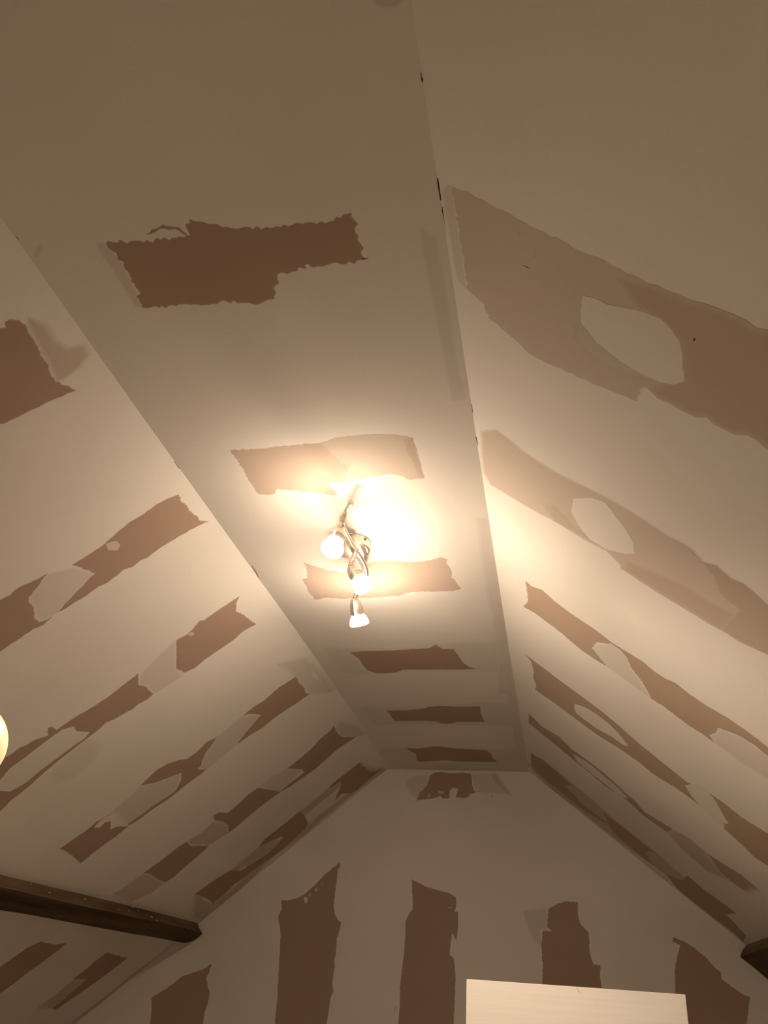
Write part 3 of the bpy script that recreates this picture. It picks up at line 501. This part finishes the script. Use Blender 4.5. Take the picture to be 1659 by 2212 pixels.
 ("R","bare2",0.5,None,[(3.7794,0.2567),(3.7759,0.3145),(3.7812,0.3662),(3.7864,0.4169),(3.7351,0.4431),(3.8218,0.3989),(3.9242,0.397),(4.0407,0.4273),(4.0451,0.3794),(4.0423,0.3247),(3.9909,0.2842)]),
 ("R","bare2",0.4,None,[(4.0213,0.4596),(3.8803,0.5003),(3.7307,0.5014),(3.7491,0.5461),(3.7332,0.591),(3.7279,0.6336),(3.8938,0.6249),(3.9038,0.6431),(3.9875,0.6912),(4.1576,0.7027),(4.1189,0.6715),(4.1423,0.6242),(4.1532,0.5648),(4.1382,0.5064)]),
]
CRACKS = [
 (0.0022,[(-0.1247,0.5781),(-0.1247,0.5818)]),
 (0.0022,[(-0.1249,0.5829),(-0.1243,0.5873),(-0.1246,0.5909)]),
 (0.004,[(-0.1242,0.7329),(-0.124,0.7461),(-0.124,0.7563),(-0.1244,0.7698)]),
 (0.005,[(-0.1216,0.7742),(-0.1221,0.7889),(-0.1216,0.8015),(-0.1218,0.8142),(-0.1213,0.8272),(-0.1219,0.8412)]),
 (0.002,[(-0.1197,0.9252),(-0.1204,0.9381)]),
 (0.002,[(-0.1216,0.9481),(-0.1218,0.9709),(-0.1217,0.9976),(-0.119,0.9947)]),
 (0.0025,[(-0.1252,1.2435),(-0.1259,1.2697)]),
 (0.003,[(-0.1272,1.3528),(-0.1245,1.3859)]),
 (0.002,[(-0.1247,1.3892),(-0.1249,1.4817),(-0.1232,1.5342)]),
 (0.002,[(-0.1243,1.5992),(-0.1254,1.7235)]),
 (0.002,[(-0.1224,1.7746),(-0.1201,1.8886)]),
 (0.004,[(-0.1193,1.9121),(-0.1217,2.0988),(-0.1229,2.1577)]),
 (0.005,[(-0.1041,3.0316),(-0.1036,3.144)]),
 (0.003,[(-0.1091,3.4108),(-0.1127,3.5985)]),
 (0.006,[(-0.1181,3.7887),(-0.1236,4.0408)]),
 (0.02,[(-0.4008,4.1607),(-0.348,4.1658),(-0.2999,4.1703)]),
 (0.0018,[(-0.7926,1.8821),(-0.7942,1.9187),(-0.799,1.9621)]),
 (0.002,[(-0.7992,0.7437),(-0.7988,0.7484)]),
 (0.002,[(-0.803,1.3713),(-0.8023,1.401)]),
 (0.003,[(-0.8014,2.4614),(-0.8023,2.5117)]),
]

for i, (surf, kind, rag, feather, pts) in enumerate(PATCHES):
    build_patch(i, surf, kind, rag, feather, pts)

M_CRACK = simple_mat('crack_shadow', (0.05, 0.03, 0.02), 0.9)
def crack(w, pts):
    v, f = [], []
    rng = random.Random(len(pts) * 31 + int(w * 1e5))
    for i, p in enumerate(pts):
        a = Vector(pts[max(i - 1, 0)]); b = Vector(pts[min(i + 1, len(pts) - 1)])
        d = (b - a).normalized(); n = Vector((-d.y, d.x))
        ww = w * 0.5 * (0.35 if i in (0, len(pts) - 1) else rng.uniform(0.6, 1.2))
        for s in (-1, 1):
            q = Vector(p) + n * ww * s
            v.append((q.x, q.y, HC - 0.0010)); v.append((q.x, q.y, HC - 0.0004))
    for i in range(len(pts) - 1):
        k = 4 * i
        f += [(k, k + 4, k + 6, k + 2), (k + 1, k + 3, k + 7, k + 5), (k, k + 1, k + 5, k + 4), (k + 2, k + 6, k + 7, k + 3)]
    o = link('crack', mesh('crack', v, f), M_CRACK, SURF['C'])
for w, pts in CRACKS:
    crack(w, pts)

# ------------------------------------------------------------------ ceiling light: base, wavy bar, three stems with spot heads
M_NICKEL = noise_mat('brushed_nickel', (0.60, 0.55, 0.48), (0.72, 0.66, 0.58), scale=(60, 60, 400), rough=0.33, bump=0.05, spec=0.5, bump_dist=0.0005)
M_NICKEL.node_tree.nodes['Principled BSDF'].inputs['Metallic'].default_value = 0.9
M_DARK = simple_mat('dark_metal', (0.12, 0.09, 0.07), 0.5, 0.6)
M_CERAMIC = simple_mat('white_ceramic', (0.85, 0.8, 0.72), 0.5)

def empty(name, loc, label=None, cat=None, group=None):
    o = bpy.data.objects.new(name, None)
    C.objects.link(o)
    o.location = loc
    o.empty_display_size = 0.1
    if label: o['label'] = label
    if cat: o['category'] = cat
    if group: o['group'] = group
    return o

def lathe(prof, n=40, a0=0.0, a1=2 * math.pi, closed=True):
    """profile (axial, radius) about +Z"""
    v, f = [], []
    full = abs((a1 - a0) - 2 * math.pi) < 1e-6
    m = n if full else n + 1
    for z, r in prof:
        for i in range(m):
            a = a0 + (a1 - a0) * i / n
            v.append(Vector((r * math.cos(a), r * math.sin(a), z)))
    for k in range(len(prof) - 1):
        for i in range(n):
            j = (i + 1) % m
            f.append((k * m + i, k * m + j, (k + 1) * m + j, (k + 1) * m + i))
    return v, f

def frame_to(axis, origin):
    z = Vector(axis).normalized()
    q = z.to_track_quat('Z', 'Y')
    return Matrix.Translation(origin) @ q.to_matrix().to_4x4()

def put(name, v, f, M4, mat, parent, smooth=True, root=Vector((0, 0, 0))):
    me = mesh(name, [(M4 @ p) - root for p in v], f, smooth)
    bm = bmesh.new(); bm.from_mesh(me)
    bmesh.ops.recalc_face_normals(bm, faces=bm.faces[:])
    bm.to_mesh(me); bm.free()
    if smooth:
        me.set_sharp_from_angle(angle=math.radians(35))
    return link(name, me, mat, parent)

def sweep(pts, rx, rz, n=14, sub=6):
    """closed tube with elliptical section along a smoothed path"""
    P = [Vector(p) for p in pts]
    path = []
    for i in range(len(P) - 1):
        p0, p1, p2, p3 = P[max(i - 1, 0)], P[i], P[i + 1], P[min(i + 2, len(P) - 1)]
        for j in range(sub):
            t = j / sub
            path.append(0.5 * ((2 * p1) + (-p0 + p2) * t + (2 * p0 - 5 * p1 + 4 * p2 - p3) * t * t + (-p0 + 3 * p1 - 3 * p2 + p3) * t ** 3))
    path.append(P[-1])
    v, f = [], []
    for i, p in enumerate(path):
        d = (path[min(i + 1, len(path) - 1)] - path[max(i - 1, 0)]).normalized()
        side = d.cross(Vector((0, 0, 1)))
        side = side.normalized() if side.length > 1e-3 else Vector((1, 0, 0))
        up = side.cross(d).normalized()
        for k in range(n):
            a = 2 * math.pi * k / n
            v.append(p + side * (rx * math.cos(a)) + up * (rz * math.sin(a)))
    for i in range(len(path) - 1):
        for k in range(n):
            k2 = (k + 1) % n
            f.append((i * n + k, i * n + k2, (i + 1) * n + k2, (i + 1) * n + k))
    f.append(tuple(range(n))); f.append(tuple(reversed([(len(path) - 1) * n + k for k in range(n)])))
    return v, f

I4 = Matrix.Identity(4)
ROOT = Vector((-0.484, 1.769, HC))
light = empty('ceiling_light', ROOT, 'brushed nickel ceiling light with a wavy bar and three glowing spot heads', 'ceiling light')
def lput(name, v, f, M4, mat, parent=None, smooth=True):
    return put(name, v, f, M4, mat, parent or light, smooth, ROOT)

# round base cup on the ceiling
R = 0.048
v, f = lathe([(0.0, 0.001), (0.0, R), (0.002, R + 0.0008), (0.003, R), (0.024, R), (0.0262, R - 0.002), (0.027, R - 0.005), (0.027, 0.001)], 64)
base = lput('base', v, f, frame_to((0, 0, -1), ROOT), M_NICKEL)
for ang in (0.35, 2.75):
    a = Vector((math.cos(ang - 0.9), math.sin(ang - 0.9), 0))
    v, f = lathe([(-0.001, 0.0002), (-0.001, 0.0032), (0.0022, 0.0032), (0.003, 0.002), (0.003, 0.0002)], 14)
    lput('screw', v, f, frame_to(a, ROOT + a * R + Vector((0, 0, -0.009))), M_DARK, base)
v, f = lathe([(0.0, 0.0005), (0.0, 0.009), (0.024, 0.009), (0.024, 0.0005)], 20)
lput('spacer', v, f, frame_to((0, 0, -1), Vector((-0.463, 1.715, HC - 0.026))), M_NICKEL)

BAR = [(-0.4256,1.5128,2.4550),(-0.4437,1.5441,2.4540),(-0.4617,1.5787,2.4530),(-0.4659,1.6158,2.4520),(-0.4650,1.6610,2.4520),(-0.4624,1.7057,2.4520),(-0.4573,1.7523,2.4520),(-0.4550,1.8030,2.4520),(-0.4588,1.8501,2.4520),(-0.4716,1.8929,2.4520),(-0.4905,1.9332,2.4530)]
v, f = sweep(BAR, 0.0055, 0.0055)
bar = lput('bar', v, f, I4, M_NICKEL)
BAR2 = [(-0.4617,1.5787,2.4480),(-0.4790,1.6158,2.4460),(-0.4760,1.6610,2.4460),(-0.4700,1.7057,2.4460),(-0.4660,1.7523,2.4460),(-0.4640,1.8030,2.4460),(-0.4690,1.8501,2.4460),(-0.4780,1.8929,2.4470)]
v, f = sweep(BAR2, 0.0022, 0.006, 10)
lput('side_rail', v, f, I4, M_NICKEL)
v, f = lathe([(-0.002, 0.0003), (-0.002, 0.0065), (0.004, 0.0065), (0.005, 0.0055), (0.005, 0.0003)], 24)
lput('end_cap', v, f, frame_to((0.5, -0.85, 0.03), Vector(BAR[0])), M_NICKEL)

HEADS = [
    (Vector((-0.4459, 1.5456, 2.4500)), Vector((-0.4511, 1.5485, 2.4150)), Vector((-0.129, -0.351, -0.928)), 0),
    (Vector((-0.4554, 1.7181, 2.4480)), Vector((-0.4693, 1.7249, 2.4120)), Vector((0.55, -0.02, -0.80)), 1),
    (Vector((-0.4843, 1.9120, 2.4480)), Vector((-0.5030, 1.9244, 2.4200)), Vector((0.14, 0.55, -0.81)), 2)]
for top, bot, ax, k in HEADS:
    d = (bot - top)
    L = d.length
    prof = [(-0.003, 0.0005), (-0.003, 0.0055), (0.0, 0.0066), (L * 0.2, 0.0066)]
    for j in range(6):
        z = L * (0.25 + 0.09 * j)
        prof += [(z, 0.0066), (z + L * 0.02, 0.0061), (z + L * 0.04, 0.0061), (z + L * 0.06, 0.0066)]
    prof += [(L * 0.95, 0.0066), (L, 0.0050), (L + 0.001, 0.0005)]
    v, f = lathe(prof, 22)
    lput('stem', v, f, frame_to(d, top), M_NICKEL)
    # ball joint
    v, f = lathe([(-0.006 * math.cos(t * math.pi / 8), max(0.0002, 0.006 * math.sin(t * math.pi / 8))) for t in range(9)], 18)
    lput('ball_joint', v, f, frame_to(ax, bot + d.normalized() * 0.003), M_NICKEL)
    # housing: two curved shells with a slot between them, ribbed near the mouth
    M4 = frame_to(ax, bot + d.normalized() * 0.006)
    outer = [(0.0, 0.004), (0.001, 0.0075), (0.006, 0.0118), (0.014, 0.0150), (0.022, 0.0168), (0.027, 0.0176)]
    for j in range(5):
        z = 0.0285 + 0.0034 * j
        outer += [(z, 0.0178), (z + 0.0003, 0.0190), (z + 0.0015, 0.0190), (z + 0.0018, 0.0170)]
    outer += [(0.0462, 0.0178)]
    inner = [(0.0462, 0.0164), (0.027, 0.0160), (0.014, 0.0136), (0.006, 0.0104), (0.002, 0.0065)]
    prof = outer + inner
    vs, fs = [], []
    gap = math.radians(16)
    for s in range(2):
        a0 = s * math.pi + gap / 2 + math.radians(80)
        v, f = lathe(prof + [prof[0]], 26, a0, a0 + math.pi - gap)
        o = len(vs)
        m = 27
        vs += v
        fs += [tuple(q + o for q in t) for t in f]
        np_ = len(prof)
        fs.append(tuple(o + q * m for q in range(np_)))
        fs.append(tuple(reversed([o + q * m + 26 for q in range(np_)])))
    housing = lput('spot_housing', vs, fs, M4, M_NICKEL)
    v, f = lathe([(0.006, 0.0005), (0.006, 0.009), (0.03, 0.011), (0.03, 0.0005)], 20)
    lput('socket', v, f, M4, M_CERAMIC, housing)
    body = simple_mat('bulb_reflector_glow', (0.9, 0.87, 0.8), 0.3, 0, LAMP, BODY_STRENGTH[k])
    lens = simple_mat('bulb_lens_glow', (0.9, 0.87, 0.8), 0.3, 0, LAMP, LENS_STRENGTH[k])
    v, f = lathe([(0.036, 0.0005), (0.036, 0.0110), (0.044, 0.0135), (0.0475, 0.0165), (0.053, 0.0205), (0.060, 0.0235), (0.067, 0.0252), (0.0705, 0.0256)], 40)
    lput('bulb', v, f, M4, body, housing)
    v, f = lathe([(0.0705, 0.0256), (0.0730, 0.0252), (0.0748, 0.0225), (0.0758, 0.012), (0.0761, 0.0004)], 40)
    lput('bulb_lens', v, f, M4, lens, housing)
    ld = bpy.data.lights.new('bulb_beam', 'SPOT')
    ld.energy = BEAM_POWER[k]
    ld.color = LAMP
    ld.spot_size = math.radians(BEAM_ANGLE[k])
    ld.spot_blend = 1.0
    ld.shadow_soft_size = 0.012
    lo = bpy.data.objects.new('bulb_beam', ld)
    C.objects.link(lo)
    lo.parent = housing
    lo.matrix_world = Matrix.Translation(-ROOT) @ frame_to(-Vector(ax), M4 @ Vector((0, 0, 0.092)))

# ------------------------------------------------------------------ old dark purlins let into the slopes and the gable
M_BEAM = noise_mat('old_dark_timber', (0.035, 0.018, 0.008), (0.12, 0.075, 0.038), scale=(22, 1.6, 22), rough=0.75, detail=9, bump=0.6, spec=0.25, bump_dist=0.006)
M_BEAM_DUSTY_LIT = noise_mat('dusty_lit_timber_side', (0.10, 0.06, 0.032), (0.22, 0.155, 0.10), scale=(30, 2.5, 30), rough=0.8, detail=9, bump=0.6, spec=0.2, bump_dist=0.006)  # dust on the upper side, with its lamplit brightness also painted into the colour
def beam(name, side, s_fn, width, depth, label, y0=BACK, y1=None, rnd=0.012, seed=3):
    """s_fn(y) = drop of the upper arris below the ceiling; width runs down the slope, depth stands off it"""
    rng = random.Random(seed)
    t = TL if side == 'L' else TR
    nrm = NL if side == 'L' else NR
    sgn = -1 if side == 'L' else 1
    down = Vector((sgn * math.cos(math.atan(t)), 0, -math.sin(math.atan(t))))
    fn = on_left if side == 'L' else on_right
    def section(w, d, e):
        c = [(0, -0.001), (0, d * 0.5), (0.0004, d - 0.003), (0.004, d), (w * 0.33, d * 1.01), (w * 0.66, d * 0.99), (w - rnd, d), (w - rnd * 0.25, d - rnd * 0.4), (w, d - rnd), (w, d * 0.4), (w, -0.001)]
        return c
    n = 90
    v, f = [], []
    yA = fn(2, s_fn(2))
    end = y1
    wob = [rng.uniform(-1, 1) for _ in range(60)]
    def w1(t_, k):
        t_ = t_ * 2.6 + k * 7.3
        i = int(math.floor(t_)) % 59; fr = t_ - math.floor(t_)
        fr = fr * fr * (3 - 2 * fr)
        return wob[i] * (1 - fr) + wob[(i + 1) % 59] * fr
    m = None
    for i in range(n + 1):
        y = y0 + (end - y0) * (i / n)
        o = fn(y, s_fn(y))
        dist = end - y
        taper = 1.0
        if side == 'L' and dist < 0.05:
            taper = 0.80 + 0.2 * (dist / 0.05)
        sec = section(width * taper, depth, 0.02)
        m = len(sec)
        for k, (a, b) in enumerate(sec):
            jit = 0.0022 * w1(y, k) + 0.0006 * rng.uniform(-1, 1)
            bb = b + (jit if b > 0 else 0)
            aa = a + (0.0035 * w1(y, k + 3) + 0.0010 * rng.uniform(-1, 1) if b > 0 else 0)
            v.append(o + down * aa + nrm * bb)
    for i in range(n):
        for k in range(m):
            k2 = (k + 1) % m
            f.append((i * m + k, i * m + k2, (i + 1) * m + k2, (i + 1) * m + k))
    f.append(tuple(range(m))); f.append(tuple(reversed([n * m + k for k in range(m)])))
    root = fn((y0 + end) / 2, s_fn(2))
    e = empty(name, root, label, 'beam')
    me = mesh('timber', [p - root for p in v], f, True)
    bm = bmesh.new(); bm.from_mesh(me); bmesh.ops.recalc_face_normals(bm, faces=bm.faces[:]); bm.to_mesh(me); bm.free()
    me.set_sharp_from_angle(angle=math.radians(40))
    me.materials.append(M_BEAM); me.materials.append(M_BEAM_DUSTY_LIT)
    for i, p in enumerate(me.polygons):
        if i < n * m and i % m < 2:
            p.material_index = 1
    link('timber', me, None, e)
    return e, root, down, nrm, fn

sl = lambda y: 0.746 + 0.0006 * (4.15 - y)
BW_L, BD_L = 0.088, 0.054
bl, rootL, downL, nrmL, fnL = beam('wooden_beam', 'L', sl, BW_L, BD_L, 'long dark old timber beam under the left slope', y1=4.128, rnd=0.016)
br, rootR, downR, nrmR, fnR = beam('wooden_beam', 'R', lambda y: 0.713, 0.15, 0.056, 'short visible end of dark timber beam under the right slope', y1=4.163, rnd=0.006, seed=9)

# plaster splashes left on the left beam
M_SPLASH = simple_mat('plaster_splash', (0.55, 0.48, 0.36), 0.8)
v, f = [], []
rng = random.Random(21)
for y, a, b, s, r_ in [(3.30, 0.0, 0.030, 0.010, 0.3), (3.40, 0, 0.018, 0.008, 0.5), (3.47, 0, 0.028, 0.006, 0.2), (3.52, 0, 0.034, 0.012, 1.0), (3.56, 0, 0.046, 0.007, 1.2), (3.62, 0, 0.04, 0.005, 0.3),
                       (3.2, 0, 0.036, 0.005, 0.1), (2.95, 0, 0.022, 0.007, 0.7), (2.88, 0, 0.03, 0.005, 0.2), (2.7, 0, 0.03, 0.006, 1.0), (3.75, 0, 0.05, 0.005, 0.3), (3.8, 0, 0.052, 0.004, 0.3),
                       (3.86, 0, 0.053, 0.003, 0.1), (3.92, 0, 0.053, 0.004, 0.1), (3.98, 0, 0.05, 0.004, 0.1), (3.67, 0, 0.01, 0.006, 0.4), (3.36, 0, 0.006, 0.007, 0.9), (2.6, 0, 0.012, 0.005, 0.4)]:
    o = fnL(y, sl(y)) - downL * 0.0035 + nrmL * b - rootL
    q = len(v)
    for k in range(7):
        t = 2 * math.pi * k / 7
        rr = s * rng.uniform(0.5, 1.0)
        v.append(o + Vector((0, 1, 0)) * (rr * math.cos(t) * (0.5 + r_)) + nrmL * (rr * math.sin(t) * 0.6))
    v.append(o - downL * 0.002)
    f += [(q + k, q + (k + 1) % 7, q + 7) for k in range(7)]
link('plaster_splashes', mesh('plaster_splashes', v, f), M_SPLASH, bl, 'stuff')

# ------------------------------------------------------------------ tall cream cabinet in front of the gable
M_CREAM = noise_mat('cream_lacquer', (0.84, 0.81, 0.76), (0.88, 0.86, 0.81), scale=(2, 2, 160), rough=0.42, detail=4, bump=0.03, spec=0.4, bump_dist=0.0005)
M_EDGE = simple_mat('dark_edge_line', (0.20, 0.14, 0.09), 0.7)
def box(x0, x1, y0, y1, z0, z1, r=0.0):
    bm = bmesh.new()
    vs = [bm.verts.new((x, y, z)) for z in (z0, z1) for x, y in ((x0, y0), (x1, y0), (x1, y1), (x0, y1))]
    for q in ((3, 2, 1, 0), (4, 5, 6, 7), (0, 1, 5, 4), (1, 2, 6, 5), (2, 3, 7, 6), (3, 0, 4, 7)):
        bm.faces.new([vs[i] for i in q])
    if r:
        bmesh.ops.bevel(bm, geom=bm.edges[:], offset=r, segments=2, affect='EDGES', clamp_overlap=True)
    me = bpy.data.meshes.new('box'); bm.to_mesh(me); bm.free()
    return me
CY = 2.5
cab = empty('cabinet', (0.014, CY + 0.2, 0.0), 'tall cream flat-fronted cabinet before the gable wall, only its top edge showing', 'cabinet')
# a shade out of level, as it stands on the old floor
cab.rotation_euler = (0, math.radians(0.3), 0)
W2 = 0.2785
TOP = 1.5545
link('body', box(-W2, W2, -0.176, 0.2, 0.0, TOP - 0.001, 0.001), M_CREAM, cab)
link('front_panel', box(-W2, W2, -0.2, -0.178, 0.02, TOP, 0.0012), M_CREAM, cab)
link('edge_strip', box(-W2 + .002, W2 - .002, -0.1965, -0.1845, TOP - 0.0005, TOP + 0.0012), M_EDGE, cab)
def mark(pts, w):
    v, f = [], []
    for i, (x, z) in enumerate(pts):
        ww = w * (0.3 if i in (0, len(pts) - 1) else 1)
        v += [(x - ww, -0.2004, z), (x + ww, -0.2004, z), (x + ww, -0.1998, z), (x - ww, -0.1998, z)]
    for i in range(len(pts) - 1):
        k = 4 * i
        for j in range(4):
            f.append((k + j, k + (j + 1) % 4, k + 4 + (j + 1) % 4, k + 4 + j))
    link('scratch', mesh('scratch', v, f), M_EDGE, cab)
mark([(0.008, TOP - 0.001), (0.013, TOP - 0.009), (0.017, TOP - 0.016)], 0.0006)
mark([(0.075, TOP - 0.0095), (0.079, TOP - 0.0090), (0.084, TOP - 0.0092)], 0.0007)
mark([(0.054, TOP - 0.034), (0.055, TOP - 0.032)], 0.0011)

# ------------------------------------------------------------------ floor lamp with a round shade, its edge just inside the frame
M_SHADE = simple_mat('warm_opal_glass', (0.60, 0.42, 0.27), 0.35, 0, (1.0, 0.66, 0.36), GLOBE_STRENGTH)
M_BRASS = simple_mat('brushed_brass', (0.55, 0.42, 0.24), 0.35, 0.9)
GC = Vector((-0.863, 1.065, 1.784))
GR_ = 0.0656
fl = empty('floor_lamp', (GC.x, GC.y, 0), 'round cream and orange lamp shade cut off by the left edge of the photo', 'lamp')
FR = Vector((GC.x, GC.y, 0))
v, f = lathe([(-GR_ * math.cos(math.radians(t)), max(0.0005, GR_ * math.sin(math.radians(t)))) for t in [0] + list(range(14, 181, 6)) + [180]], 48)
put('lamp_shade', v, f, Matrix.Translation(GC), M_SHADE, fl, True, FR)
v, f = lathe([(0.0, 0.0005), (0.0, 0.13), (0.012, 0.13), (0.02, 0.12), (0.024, 0.02), (0.03, 0.0005)], 48)
put('base', v, f, Matrix.Translation(FR), M_BRASS, fl, True, FR)
v, f = lathe([(0.02, 0.0005), (0.02, 0.009), (GC.z - GR_ - 0.02, 0.009), (GC.z - GR_ - 0.015, 0.022), (GC.z - GR_ + 0.008, 0.026), (GC.z - GR_ + 0.008, 0.0005)], 24)
put('pole', v, f, Matrix.Translation(FR), M_BRASS, fl, True, FR)
